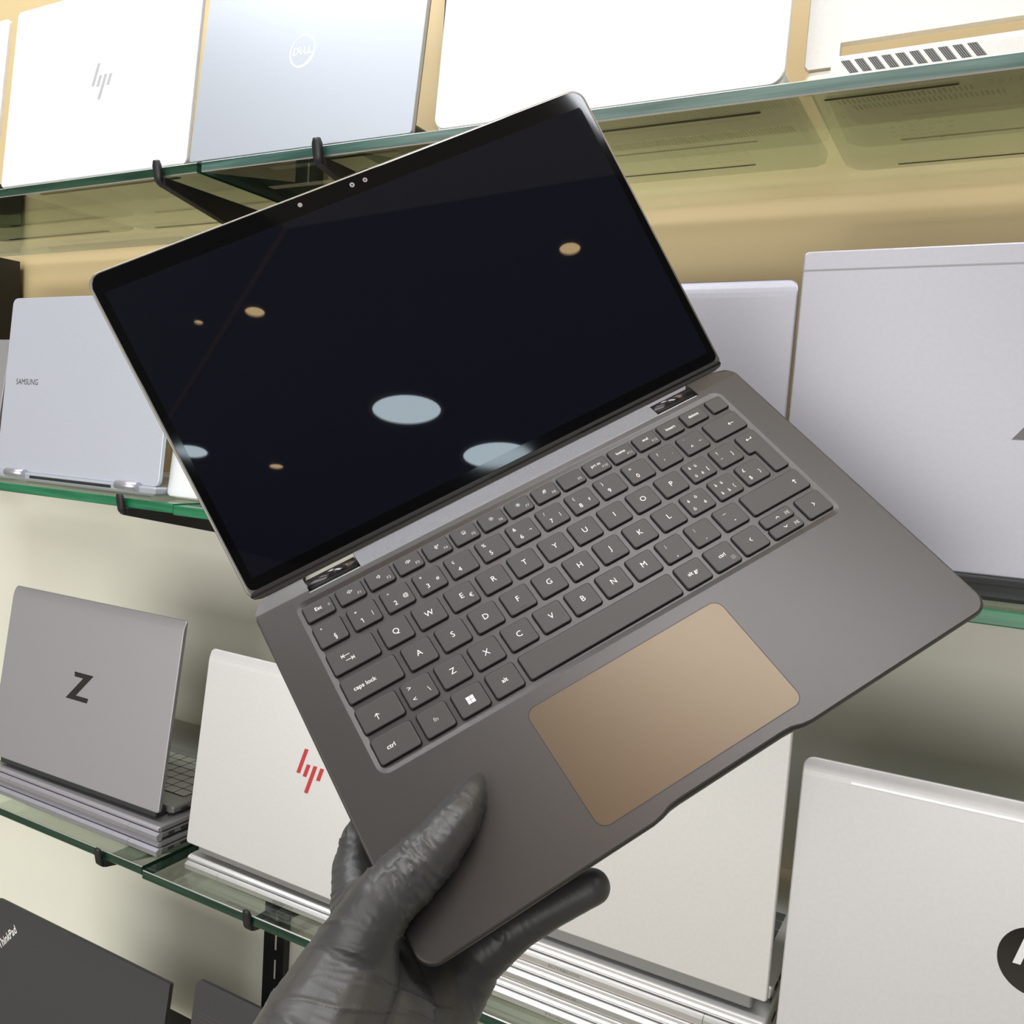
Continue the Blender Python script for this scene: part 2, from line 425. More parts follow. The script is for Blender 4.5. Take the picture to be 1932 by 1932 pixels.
def shelf_laptop(name, x0, y0, z, yaw, lean, w_, h, lid_m, base_m, label, r=.006, lt=.0052, bt=.013, depth=None, bz=None, base_dy=.004, feet=True,
                 keys=None, group=None, lid_bev=.0012, cat='laptop'):
    """an open laptop: lid towards the room leaning back over its base; x0,y0,z = lower left corner of the lid's outer face"""
    yw = math.radians(yaw); ln = math.radians(lean)
    shelf = min(S_TOP.values(), key=lambda s: abs(s - z) if s <= z + .02 else 9)
    e = empty(name, mw=axes((x0, y0, EYE + z), (math.cos(yw), math.sin(yw), 0), (-math.sin(yw), math.cos(yw), 0), (0, 0, 1)))
    tag(e, label, cat, group)
    if depth is None: depth = h * .98
    b0 = -bt if bz is None else bz; b1 = b0 + bt
    bm = bmesh.new()
    a, b = base_dy, base_dy + depth
    rr = lambda d, rad: rrect(d, w_ - d, a + d * .6, b - d, [.002, .002, rad, rad])
    loft(bm, [(rr(.006, .007), b0 + .0012), (rr(.0015, .008), b0 + .004), (rr(0, .009), b1 - .002), (rr(.0006, .008), b1)])
    base = obj('base', bm, base_m, e)
    # lid: local x right, y up the lid, z outwards (towards the room)
    if base_dy > .02:
        bm = bmesh.new(); slab(bm, .012, w_ - .012, .0065, base_dy + .001, b0 + .001, b1 - .001, .003, .002); obj('hinge', bm, M['based'] if lid_m is M['grey'] else M['baseg'], e)
    up = (0, math.sin(ln), math.cos(ln)); out = (0, -math.cos(ln), math.sin(ln))
    lm = axes((0, 0, 0), (1, 0, 0), up, out)
    bm = bmesh.new(); slab(bm, 0, w_, 0, h, -lt, 0, r, min(lid_bev, .0012))
    if lid_bev > .002:      # the lid's upper margin curves gently back
        cw = .014
        for q in (1, .72, .45, .2): bmesh.ops.bisect_plane(bm, geom=bm.verts[:] + bm.edges[:] + bm.faces[:], plane_co=(0, h - cw * q, 0), plane_no=(0, 1, 0))
        for v in bm.verts:
            t = (v.co.y - (h - cw)) / cw
            if t > 0 and v.co.z > -lt * .5: v.co.z -= t * t * .0038
    lid = obj('lid', bm, lid_m, e, mw=lm)
    bm = bmesh.new(); slab(bm, .004, w_ - .004, .008, h - .004, -lt - .0004, -lt + .0001, .004, .0001)
    obj('screen', bm, M['screen'], lid)
    if keys:
        bm = bmesh.new(); kx0, kx1, ky0, ky1 = .014, w_ - .014, a + .028, a + .028 + .095; nr, nc = 6, 15
        for i in range(nr):
            for j in range(nc):
                off = (0, 0, .25, .4, .6, 0)[nr - 1 - i] * 0
                cw, ch = (kx1 - kx0) / nc, (ky1 - ky0) / nr
                slab(bm, kx0 + (j + off) * cw + .0008, kx0 + (j + 1 + off) * cw - .0008, ky0 + i * ch + .0008, ky0 + (i + 1) * ch - .0008, b1, b1 + .0008, .0012, .0002, 2, mi=0)
        bm2 = bmesh.new(); slab(bm2, kx0 - .001, kx1 + .001, ky0 - .001, ky1 + .001, b1 - .0002, b1 + .00015, .003, .0001)
        kb = obj('keyboard', bm2, keys[1], e); obj('keycaps', bm, keys[0], kb)
        bm = bmesh.new(); slab(bm, w_ * .33, w_ * .67, a + .135, a + .135 + .065, b1 - .0002, b1 + .0003, .003, .0001); obj('touchpad', bm, base_m, e)
    if feet:
        for yy in (a + .02, b - .022):
            bm = bmesh.new(); slab(bm, w_ * .12, w_ * .88, yy, yy + .006, b0 - .0001, b0 + .0016, .003, .0003); obj('rubber_foot', bm, M['rubber'], e)
    e['b1'] = 0; del e['b1']
    return e, base, lid


def on_lid(lid, name, m, fn, label=None):
    bm = bmesh.new(); fn(bm); o = obj(name, bm, m, lid)
    if label: o['label'] = label
    return o


# ---- top shelf
SH1 = S_TOP[1]
shelf_laptop('laptop', -1.43, .667, SH1 + .0037, 0, 5, .312, .212, M['white'], M['based'], 'white laptop cut off at the upper left corner of the photo', bz=-.0037)
_, b_, l_ = shelf_laptop('laptop', -1.1002, .667, SH1 + .0035, .3, 5, .322, .216, M['white'], M['basel'],
                         'blinding white laptop with faint slanted bar logo on the top shelf', bz=-.0035)
on_lid(l_, 'logo', M['ghost'], lambda bm: [letters_hp(bm, .042, .00005)] and bmesh.ops.translate(bm, verts=bm.verts, vec=(.1675, .1085, 0)), 'faint grey slanted bar logo')
e_, b_, l_ = shelf_laptop('laptop', -.7714, .667, SH1 + .0037, .2, 6.9, .2834, .205, M['pale'], M['based'],
                          'pale silver laptop with a ringed word logo on the top shelf', bz=-.0037, r=.0035, lid_bev=.0006)


def dell(bm):
    n = 48; R1, R2 = .0165, .0148
    for k in range(n):
        a, b = 2 * math.pi * k / n, 2 * math.pi * (k + 1) / n
        wd = .0014 + .0022 * max(0, math.cos(a + .75)) ** 2
        q = [(R1 * math.cos(a), R1 * math.sin(a)), (R1 * math.cos(b), R1 * math.sin(b)),
             ((R1 - wd) * math.cos(b), (R1 - wd) * math.sin(b)), ((R1 - wd) * math.cos(a), (R1 - wd) * math.sin(a))]
        poly(bm, q, 0, .0001)
    text(bm, 'D', -.0085, 0, .0105, .00012, bold=.02); text(bm, 'E', -.0022, .0002, .0105, .00012, rot=.75, bold=.02)
    text(bm, 'L', .0040, 0, .0105, .00012, bold=.02); text(bm, 'L', .0092, 0, .0105, .00012, bold=.02)
    bmesh.ops.translate(bm, verts=bm.verts, vec=(.140, .0975, .00005))


on_lid(l_, 'logo', M['logow'], dell, 'bright ring logo')
bm = bmesh.new()
slab(bm, .0005, .2829, .0005, .2045, -.0066, -.0050, .0035, .0003)
obj('lid_border', bm, M['based'], l_)
bm = bmesh.new()
for k in range(26): box(bm, .03 + k * .0035, .0318 + k * .0035, .085, .095, -.00395, -.0036)
obj('vent', bm, M['basel'], e_)
e_, b_, l_ = shelf_laptop('laptop', -.4635, .667, SH1 + .0031, 0, 4.5, .3035, .23, M['white'], M['basel'],
                          'large blank white laptop above the screen corner on the top shelf', bz=-.0031, r=.011, depth=.195, feet=False, lid_bev=.002)
bm = bmesh.new(); slab(bm, .002, .3015, .002, .228, -.0072, -.0050, .010, .0004); obj('lid_border', bm, M['rubber'], l_)
bm = bmesh.new()
for k in range(56):
    x = .118 + k * .00315; poly(bm, [(x, .080), (x + .0014, .080), (x + .0034, .0945), (x + .0020, .0945)], -.0032 + .0008, -.0032 + .0014)
obj('vent', bm, M['rubber'], e_)
bm = bmesh.new(); slab(bm, .10, .278, .040, .0455, -.0031, -.0012, .0025, .0004); obj('rubber_foot', bm, M['rubber'], e_)
bm = bmesh.new(); slab(bm, .085, .245, .164, .1685, -.0031, -.0012, .002, .0004); obj('rubber_foot', bm, M['rubber'], e_)
bm = bmesh.new(); slab(bm, .172, .245, .098, .163, -.00255, -.0018, .001, .0001)
st = obj('sticker', bm, M['paper'], e_)
bm = bmesh.new()
for k in range(5):
    for j in range(6):
        if (k * 7 + j * 3) % 5: box(bm, .185 + j * .009 + (k % 2) * .003, .185 + j * .009 + .005, .112 + k * .010, .1135 + k * .010, -.00265, -.0024)
obj('print', bm, M['inkgrey'], st)
for c_ in (st,): pass

# gaming laptop with rear vents: lid outline stepped above the vent block
x0, y0, zz = -.1515, .69, SH1 + .019
e_ = empty('laptop', (x0, y0, EYE + zz)); tag(e_, 'white laptop with a row of slanted rear vents at the upper right', 'laptop')
ln = math.radians(2); lm = axes((0, 0, 0), (1, 0, 0), (0, math.sin(ln), math.cos(ln)), (0, -math.cos(ln), math.sin(ln)))
bm = bmesh.new(); W5, H5 = .357, .25
o5 = [(.003, 0), (.0235, .0), (.0245, .001), (.0245, .0165), (W5 - .0245, .0165), (W5 - .0245, .001), (W5 - .0235, 0), (W5 - .003, 0), (W5, .003), (W5, H5 - .004), (W5 - .004, H5), (.004, H5), (0, H5 - .004), (0, .003)]
loft(bm, [(o5, -.007), (o5, -.0006), ([(min(max(p[0], .0008), W5 - .0008), p[1]) for p in o5], 0)])
l5 = obj('lid', bm, M['silverw'], e_, mw=lm)
bm = bmesh.new(); slab(bm, .005, W5 - .005, .02, H5 - .005, -.0076, -.0069, .004, .0001); obj('screen', bm, M['screen'], l5)
bm = bmesh.new()
rr = lambda d, rad, za: (rrect(d, W5 - d, .002 + d * .4, .205 - d, [.004, .004, rad, rad]), za)
loft(bm, [rr(.012, .012, -.0178), rr(.004, .014, -.013), rr(0, .016, -.006), rr(.001, .016, -.0015)])
b5 = obj('base', bm, M['basel'], e_)
bm = bmesh.new()    # rear vent block standing proud of the base
PB = [(-.018, -.0165), (-.018, -.004), (-.013, .0015), (.004, .0015), (.004, -.0165)]
A = [bm.verts.new((.0225, a, b)) for a, b in PB]; B = [bm.verts.new((W5 - .0225, a, b)) for a, b in PB]
bm.faces.new(A); bm.faces.new(B[::-1])
for i in range(5): bm.faces.new((A[i], B[i], B[(i + 1) % 5], A[(i + 1) % 5]))
bmesh.ops.recalc_face_normals(bm, faces=bm.faces[:]); bmesh.ops.bevel(bm, geom=bm.edges[:], offset=.0008, segments=2, affect='EDGES')
vb = obj('vent_block', bm, M['silverw'], e_)
bm = bmesh.new(); slab(bm, -.0, W5, -.010, .004, -.0178, -.0135, .003, .0008); obj('bottom_lip', bm, M['silverw'], e_)
bm = bmesh.new(); fins = bmesh.new()
vm = axes((0, -.0181, 0), (1, 0, 0), (0, 0, 1), (0, -1, 0))
for k in range(10):
    x = .0300 + k * .00885
    poly(bm, [(x + .0060, -.0135), (x + .0118, -.0135), (x + .0050, -.0045), (x - .0008, -.0045)], 0, .0001)
    for j in range(4):
        xx = x + .0066 + j * .0014; poly(fins, [(xx, -.0133), (xx + .0005, -.0133), (xx - .0061, -.0047), (xx - .0066, -.0047)], .0001, .0002)
vt = obj('vent_openings', bm, M['based'], vb, mw=vm); obj('vent_fins', fins, M['baseg'], vt)
bm = bmesh.new()
for row, (ya, xa) in enumerate(((.018, .012), (.032, .022))):
    for k in range(30): x = xa + .010 + k * .0034; poly(bm, [(x, ya), (x + .0011, ya), (x + .0028, ya + .0085), (x + .0017, ya + .0085)], -.0182, -.0176)
obj('bottom_vents', bm, M['rubber'], b5)
bm = bmesh.new(); slab(bm, .014, .105, .009, .0135, -.019, -.0172, .002, .0004); obj('rubber_foot', bm, M['rubber'], e_)
bm = bmesh.new(); slab(bm, .05, .16, .176, .1805, -.019, -.0172, .002, .0004); obj('rubber_foot', bm, M['rubber'], e_)
bm = bmesh.new()
for (x, y) in ((.022, .052), (.085, .056), (.02, .0165), (.14, .05)): cyl(bm, (x, y, -.0184), (x, y, -.0175), .0018, 12)
obj('screws', bm, M['steel'], e_)
bm = bmesh.new(); slab(bm, .113, .156, .006, .027, -.0184, -.0177, .0005, .0001); st = obj('sticker', bm, M['paper'], e_)
bm = bmesh.new(); text(bm, '25116', 0, 0, .011, 0, sx=1.1); bmesh.ops.transform(bm, matrix=Matrix.Translation((.136, .016, -.0185)) @ Matrix.Scale(-1, 4, (0, 1, 0)), verts=bm.verts)
obj('handwriting', bm, M['inkgrey'], st)
bm = bmesh.new()
for k in range(5):
    for j in range(7):
        if (k * 5 + j * 2) % 4: box(bm, .052 + j * .007, .056 + j * .007, .075 + k * .011, .0762 + k * .011, -.0181, -.0177)
obj('print', bm, M['inkgrey'], b5)

# ---- middle shelf
SH2 = S_TOP[2]
t_ = empty('carton', (-1.512, .904, EYE + SH2)); tag(t_, 'tall narrow black carton at the far left of the middle shelf', 'box')
bm = bmesh.new(); slab(bm, -.05, .05, -.018, .018, 0, .338, .001, .0006); c_ = obj('carton_body', bm, M['black'], t_)
bm = bmesh.new(); box(bm, .012, .014, -.0185, -.0179, .002, .335); obj('fold_line', bm, M['inkgrey'], c_)
shelf_laptop('laptop', -1.475, .70, SH2 + .013, 0, 8, .31, .172, M['grey'], M['baseg'], 'dark grey laptop sliver at the far left of the middle shelf', bt=.012)
e_, b_, l_ = shelf_laptop('laptop', -1.1384, .69, SH2 + .0125, -.2, 5, .309, .2228, M['bluish'], M['bluish'],
                          'blue silver convertible laptop with its name on the left of the lid', r=.009, bt=.0115, base_dy=-.004, lid_bev=.002)


def sams(bm): text(bm, 'SAMSUNG', .047, .1142, .0104, .0001, sx=.96)


on_lid(l_, 'lettering', M['greylogo'], sams, 'small dark metal lettering')
bm = bmesh.new(); slab(bm, .003, .306, .003, .2195, -.0075, -.0050, .008, .0004); obj('lid_border', bm, M['based'], l_)
for hx in (.030, .243):
    bm = bmesh.new(); cyl(bm, (hx, -.0035, -.0015), (hx + .037, -.0035, -.0015), .0052, 20)
    obj('hinge', bm, M['bargrey'], e_)
bm = bmesh.new()
for k in range(62): x = .078 + k * .0025; box(bm, x, x + .0012, -.0046, -.0038, -.0065, -.0030)
obj('rear_vent', bm, M['rubber'], e_)
shelf_laptop('laptop', -.829, .70, SH2 + .003, 0, 7, .272, .20, M['white'], M['basel'], 'white laptop mostly hidden behind the left edge of the screen', bz=-.003)
shelf_laptop('laptop', -.444, .69, SH2 + .012, -.5, 3.5, .30, .2147, M['lilac'], M['base'], 'pale lilac blank laptop right behind the graphite laptop hinge', r=.009, lid_bev=.003)
e_, b_, l_ = shelf_laptop('laptop', -.1415, .69, SH2 + .017, 0, 2.4, .357, .2285, M['lilac'], M['based'],
                          'large lilac silver laptop with a grooved top band on the middle shelf', bt=.017, r=.004, base_dy=-.010, lid_bev=.0015)
bm = bmesh.new(); box(bm, .0, .357, .2135, .2148, -.0001, .00012); obj('groove', bm, M['inkgrey'], l_)
on_lid(l_, 'logo', M['blackgloss'], lambda bm: logo_z(bm, .149, .203, .0945, .1455, .0001), 'mirror black letter logo')
bm = bmesh.new(); slab(bm, .0, .357, -.012, -.009, -.0045, -.0005, .0008, .0003); obj('hinge_gap', bm, M['rubber'], e_)

# ---- lower shelf


def closed_laptop(x0, y0, z, w_, d, lid_m, base_m, bar_m, label, group, txt=None, t=.0185, hinge_left=.05):
    """a closed laptop, hinge towards the room; z is its underside"""
    e = empty('closed_laptop', (x0, y0, EYE + z)); tag(e, label, 'laptop', group)
    bm = bmesh.new(); rr = lambda q, za: (rrect(q, w_ - q, .004 + q, d - q, [.002, .002, .008, .008]), za)
    loft(bm, [rr(.006, .001), rr(.0012, .003), rr(0, .009), rr(.0006, .0096)]); base = obj('base', bm, base_m, e)
    for yy in (.03, d - .03):
        bm = bmesh.new(); slab(bm, w_ * .1, w_ * .9, yy, yy + .006, .0, .0014, .003, .0003); obj('rubber_foot', bm, M['rubber'], e)
    bm = bmesh.new()
    for k, (yy, wd) in enumerate(((.016, .008), (.034, .012), (.058, .012))):
        box(bm, w_ - .0004, w_ + .0002, yy, yy + wd, .0042, .0072)
    obj('ports', bm, M['rubber'], base)
    bm = bmesh.new(); slab(bm, 0, w_, .0035, d, .0112, t - .001, .003, .0016); obj('lid', bm, lid_m, e)
    # hinge bar, faceted, with a seam
    bm = bmesh.new()
    prof = [(.006, .0008), (.0012, .0010), (-.0004, .0026), (-.0014, .0082), (.003, .0104), (.008, .0106)]
    for xa, xb in ((0.0, hinge_left - .0004), (hinge_left, w_ - hinge_left), (w_ - hinge_left + .0004, w_)):
        A = [bm.verts.new((xa, p[0], p[1])) for p in prof]; B = [bm.verts.new((xb, p[0], p[1])) for p in prof]
        bm.faces.new(A[::-1]); bm.faces.new(B)
        for i in range(len(prof)): bm.faces.new((A[i], A[(i + 1) % 6], B[(i + 1) % 6], B[i]))
    bmesh.ops.recalc_face_normals(bm, faces=bm.faces[:])
    hb = obj('hinge_bar', bm, bar_m, e)
    bm = bmesh.new()
    prof = [(.0052, .0114), (.0022, .0128), (.0018, .0150), (.0040, .0168), (.008, .0172), (.008, .0114)]
    A = [bm.verts.new((.001, p[0], p[1])) for p in prof]; B = [bm.verts.new((w_ - .001, p[0], p[1])) for p in prof]
    bm.faces.new(A[::-1]); bm.faces.new(B)
    for i in range(6): bm.faces.new((A[i], A[(i + 1) % 6], B[(i + 1) % 6], B[i]))
    bmesh.ops.recalc_face_normals(bm, faces=bm.faces[:]); obj('lid_edge', bm, bar_m, e)
    if txt:
        bm = bmesh.new(); text(bm, txt, 0, 0, .0040, 0, sx=1.5)
        obj('lettering', bm, M['inkgrey'], hb, mw=axes((w_ * .47, -.0009, .0053), (1, 0, 0), (0, -.176, .984), (0, -.984, -.176)) @ Matrix.Translation((0, 0, .00015)))
    return e


SH3 = S_TOP[3]
gz = 'two closed grey laptops stacked on the lower shelf'
for k, lab in enumerate(('closed grey laptop at the bottom of the grey stack on the glass', 'closed grey laptop directly under the grey open laptop with black letter logo')):
    closed_laptop(-1.1335, .6815, SH3 + .0185 * k, .329, .215, M['grey'], M['baseg'], M['bargrey'], lab, gz)
e_, b_, l_ = shelf_laptop('laptop', -1.1347, .685, SH3 + .0488, .6, 7.8, .3223, .2241, M['grey'], M['baseg'],
                          'grey open laptop with black mirror letter logo on top of a grey stack', r=.0035, bt=.0118, keys=(M['silverkey'], M['rubber']), base_dy=.022, lid_bev=.0022)
on_lid(l_, 'logo', M['blackgloss'], lambda bm: logo_z(bm, .134, .180, .0995, .134, .0001), 'black mirror letter logo')
bm = bmesh.new()
for yy, wd in ((.014, .006), (.034, .010), (.05, .014)): box(bm, .3219, .3226, yy, yy + wd, -.008, -.005)
obj('ports', bm, M['rubber'], b_)
closed_laptop(-.7605, .684, SH3 - .0015, .3133, .212, M['silver'], M['base'], M['bar'], 'closed silver laptop under the open laptop with red bar logo', None, 'PROBOOK')
e_, b_, l_ = shelf_laptop('laptop', -.7619, .685, SH3 + .0305, -1.1, 6.5, .3133, .2198, M['silver'], M['base'],
                          'silver open laptop with red slanted bar logo behind the graphite laptop', r=.004, bt=.0115, base_dy=.022, lid_bev=.0022, keys=(M['smallkey'], M['base']))
on_lid(l_, 'logo', M['red'], lambda bm: [letters_hp(bm, .0445, .00005)] and bmesh.ops.translate(bm, verts=bm.verts, vec=(.1625, .1185, 0)), 'red slanted bar logo')
gs = 'three closed silver laptops stacked on the lower shelf'
for k, (t_, lab) in enumerate((('PROBOOK', 'closed silver laptop at the bottom of the silver stack right of the hand'), ('PROBOOK', 'closed silver laptop in the middle of the silver stack right of the hand'),
                               ('ELITEBOOK', 'closed silver laptop topmost of the closed silver stack right of the hand'))):
    closed_laptop(-.4405, .6805 + .001 * k, SH3 - .0015 + .0215 * k, .3225, .214, M['silver'], M['base'], M['bar'], lab, gs, t_, t=.0215, hinge_left=.048)
e_, b_, l_ = shelf_laptop('laptop', -.4415, .6865, SH3 + .0785, 0, 2.5, .323, .226, M['silverw'], M['silverw'],
                          'blank silver open laptop on top of the silver stack right of the hand', r=.003, bt=.0148, base_dy=.024, keys=(M['smallkey'], M['silverw']))
bm = bmesh.new()
for yy, wd in ((.014, .006), (.034, .010), (.05, .014)): box(bm, .3226, .3233, yy, yy + wd, -.008, -.005)
obj('ports', bm, M['rubber'], b_)
e_, b_, l_ = shelf_laptop('laptop', -.1105, .685, SH3 + .026, 0, 5, .357, .2485, M['silvercool'], M['base'],
                          'large silver laptop with a half visible round mirror logo at the lower right', r=.008, bt=.0245, lid_bev=.003)
bm = bmesh.new(); slab(bm, .036, .32, .2345, .2365, -.0006, .00035, .0009, .0002); obj('antenna_band', bm, M['logow'], l_)
bm = bmesh.new(); cx, cy = .166, .1415
poly(bm, [(cx + .0235 * math.cos(t), cy + .0235 * math.sin(t)) for t in [2 * math.pi * i / 48 for i in range(48)]], 0, .00012)
lg = obj('logo', bm, M['blackgloss'], l_); lg['label'] = 'round dark mirror logo'
bm = bmesh.new(); letters_hp(bm, .043, .00013); bmesh.ops.translate(bm, verts=bm.verts, vec=(cx, cy, 0)); obj('logo_bars', bm, M['silver'], lg)

# ---- lowest shelf
SH4 = S_TOP[4]
e_, b_, l_ = shelf_laptop('laptop', -1.167, .69, SH4 + .017, 0, 8, .348, .21, M['dark'], M['based'], 'charcoal laptop with slanted white lettering at the lower left', r=.002, bt=.0165, lid_bev=.0006)
bm = bmesh.new(); text(bm, 'ThinkPad', 0, 0, .0165, .0001, bold=.015, sx=.72, rot=.82)
bmesh.ops.translate(bm, verts=bm.verts, vec=(.0335, .167, 0)); lt_ = obj('lettering', bm, M['legend'], l_)
bm = bmesh.new(); poly(bm, [(math.cos(t) * .0012 + .0245, math.sin(t) * .0012 + .1665) for t in [k * .63 for k in range(10)]], .0001, .0003); obj('red_dot', bm, M['red'], l_)
bm = bmesh.new(); slab(bm, .001, .347, .001, .209, -.0072, -.005, .002, .0003); obj('lid_border', bm, M['rim'], l_)
e_, b_, l_ = shelf_laptop('laptop', -.775, .69, SH4 + .035, 0, 8, .32, .215, M['dark'], M['based'], 'charcoal laptop with dimpled lid pattern left of the wrist', r=.008, bt=.0345, lid_bev=.0008)
bm = bmesh.new()
for i in range(40):
    for j in range(24):
        if i * .7 + j > 6 and j < 23:
            x, y = .012 + i * .005 + (j % 2) * .0025, .085 + j * .0043; d = .00105
            bm.faces.new([bm.verts.new(p) for p in ((x - d, y, .00008), (x, y - d * .6, .00008), (x + d, y, .00008), (x, y + d * .6, .00008))])
obj('dimples', bm, M['dimple'], l_)

# ------------------------------------------------------------------ the graphite laptop held up to the camera
RB = ((0.5917518591898515, -0.7618066101084091, 0.26359139959322175), (0.6517419488885148, 0.25969253284007965, -0.7125954114672636), (0.474407176594276, 0.593473232066815, 0.650174863874091))
TB = (-0.34554307684248947, 0.34764647311451763, -0.09621707892241092 + EYE)
PW = Matrix([list(RB[i]) + [TB[i]] for i in range(3)] + [[0, 0, 0, 1]])
lap = empty('convertible_laptop', mw=PW)
tag(lap, 'graphite convertible laptop with black screen, opened wide and held up in a gloved hand', 'laptop')
mm = .001
BW, BD = .3233, .2087


def MMr(x0, x1, y0, y1, r, k=6, m=1, dent=None): return [(a * mm, b * mm) for a, b in rrect(x0, x1, y0, y1, r, k, m, dent)]


bm = bmesh.new()
K, MS = 8, 60
def ring(d, z, dy=0.): return (MMr(d, 323.3 - d, -208.7 + d, -11.4, [9, 9, .05, .05], K, MS, (117, 206, 2.3 * dy, 12)), z * mm)
R0 = loft(bm, [ring(8, -16.2, .3), ring(6.5, -16.2, .3), ring(2.0, -8, .5), ring(.4, -4, .8), ring(0, -2.4, 1), ring(.15, -1.0, 1.1), ring(.6, -.25, 1.2), ring(1.3, 0, 1.2)], cap1=False)
def tr(d, z, r): return (MMr(20.6 + d, 303.6 - d, -124.6 + d, -14.4 - d, r, K, MS), z * mm)
rings = [R0[-1]]
for d, z, r in ((0, 0, 6), (.5, -.08, 5.6), (2.7, -.68, 4.3), (3.1, -.75, 4)):
    pts, zz = tr(d, z, r); rg = [bm.verts.new((p[0], p[1], zz)) for p in pts]; a = rings[-1]; n = len(rg)
    for i in range(n): bm.faces.new((a[i], a[(i + 1) % n], rg[(i + 1) % n], rg[i]))
    rings.append(rg)
bm.faces.new(rings[-1])
# back blocks beside and between the hinges
def backblock(xa, xb, rl, rr_):
    nn = 7
    prof = [(-11.4, 0), (-9.5, -.02), (-7.5, -.25), (-5, -.6), (-2.5, -.95), (.5, -1.35), (1.5, -2.6), (1.0, -8), (-6, -16.2), (-11.4, -16.2)]
    xs = []
    def ext(v):   # x limits for rounded outer corner of radius 13
        xl, xr = xa, xb
        if rl: t = max(0, v + rl); xl = xa + rl - math.sqrt(max(rl * rl - t * t, 0))
        if rr_: t = max(0, v + rr_); xr = xb - rr_ + math.sqrt(max(rr_ * rr_ - t * t, 0))
        return xl, xr
    L_, Rr = [], []
    for v, z in prof:
        xl, xr = ext(v)
        tap = (0.3 if z > -4 else (.4 + (-z - 4) * .5)) if z < -1 else 0
        L_.append(bm.verts.new(((xl + (tap if rl else 0)) * mm, v * mm, z * mm))); Rr.append(bm.verts.new(((xr - (tap if rr_ else 0)) * mm, v * mm, z * mm)))
    for i in range(len(prof)):
        j = (i + 1) % len(prof); f = bm.faces.new((L_[i], Rr[i], Rr[j], L_[j]))
    bm.faces.new(L_[::-1]); bm.faces.new(Rr)
backblock(0.6, 31.5, 11, 0); backblock(292, 322.7, 0, 11)
bmesh.ops.recalc_face_normals(bm, faces=bm.faces[:])
deck = obj('base', bm, M['deck'], lap)
deck.data.set_sharp_from_angle(angle=math.radians(28))
for p in deck.data.polygons: p.use_smooth = abs(p.normal.z) < .9995 and p.area < .0005
bm = bmesh.new()
prof = [(-11.4, 0.01), (-10.2, 0), (-9.2, -.12), (.4, -1.3), (1.3, -2.0), (1.6, -5.5), (-3, -12), (-11.4, -14)]
A = [bm.verts.new((62.2 * mm, a * mm, b * mm)) for a, b in prof]; B = [bm.verts.new((262 * mm, a * mm, b * mm)) for a, b in prof]
bm.faces.new(A[::-1]); bm.faces.new(B)
for i in range(8): bm.faces.new((A[i], B[i], B[(i + 1) % 8], A[(i + 1) % 8]))
bmesh.ops.recalc_face_normals(bm, faces=bm.faces[:]); obj('hinge_cover', bm, M['strip'], lap)
for xa, xb in ((31.5, 62.2), (262, 292)):
    bm = bmesh.new(); box(bm, xa * mm, xb * mm, -11.3 * mm, -1 * mm, -14 * mm, -8.5 * mm)
    cyl(bm, ((xa + .5) * mm, -5.2 * mm, -4.2 * mm), ((xb - .5) * mm, -5.2 * mm, -4.2 * mm), 3.6 * mm, 24)
    h_ = obj('hinge', bm, M['based'], lap)
    bm = bmesh.new(); cyl(bm, ((xa + .8) * mm, -4.6 * mm, -3.9 * mm), ((xb - .8) * mm, -4.6 * mm, -3.9 * mm), 3.75 * mm, 28)
    obj('hinge_barrel', bm, M['chrome'], h_)
    bm = bmesh.new(); box(bm, xa * mm, xb * mm, -11.3 * mm, -9.6 * mm, -2.6 * mm, -1.5 * mm); obj('hinge_ledge', bm, M['baseg'], h_)

# touchpad
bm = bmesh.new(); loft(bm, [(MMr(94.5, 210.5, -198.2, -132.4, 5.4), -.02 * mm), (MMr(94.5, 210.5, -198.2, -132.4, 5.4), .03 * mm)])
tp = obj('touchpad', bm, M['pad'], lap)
bm = bmesh.new()
loft(bm, [(MMr(94.05, 210.95, -198.65, -131.95, 5.8), -.03 * mm), (MMr(94.05, 210.95, -198.65, -131.95, 5.8), .015 * mm)])
obj('gap', bm, M['padgap'], tp)

# keys ------------------------------------------------------------
KB = -.74


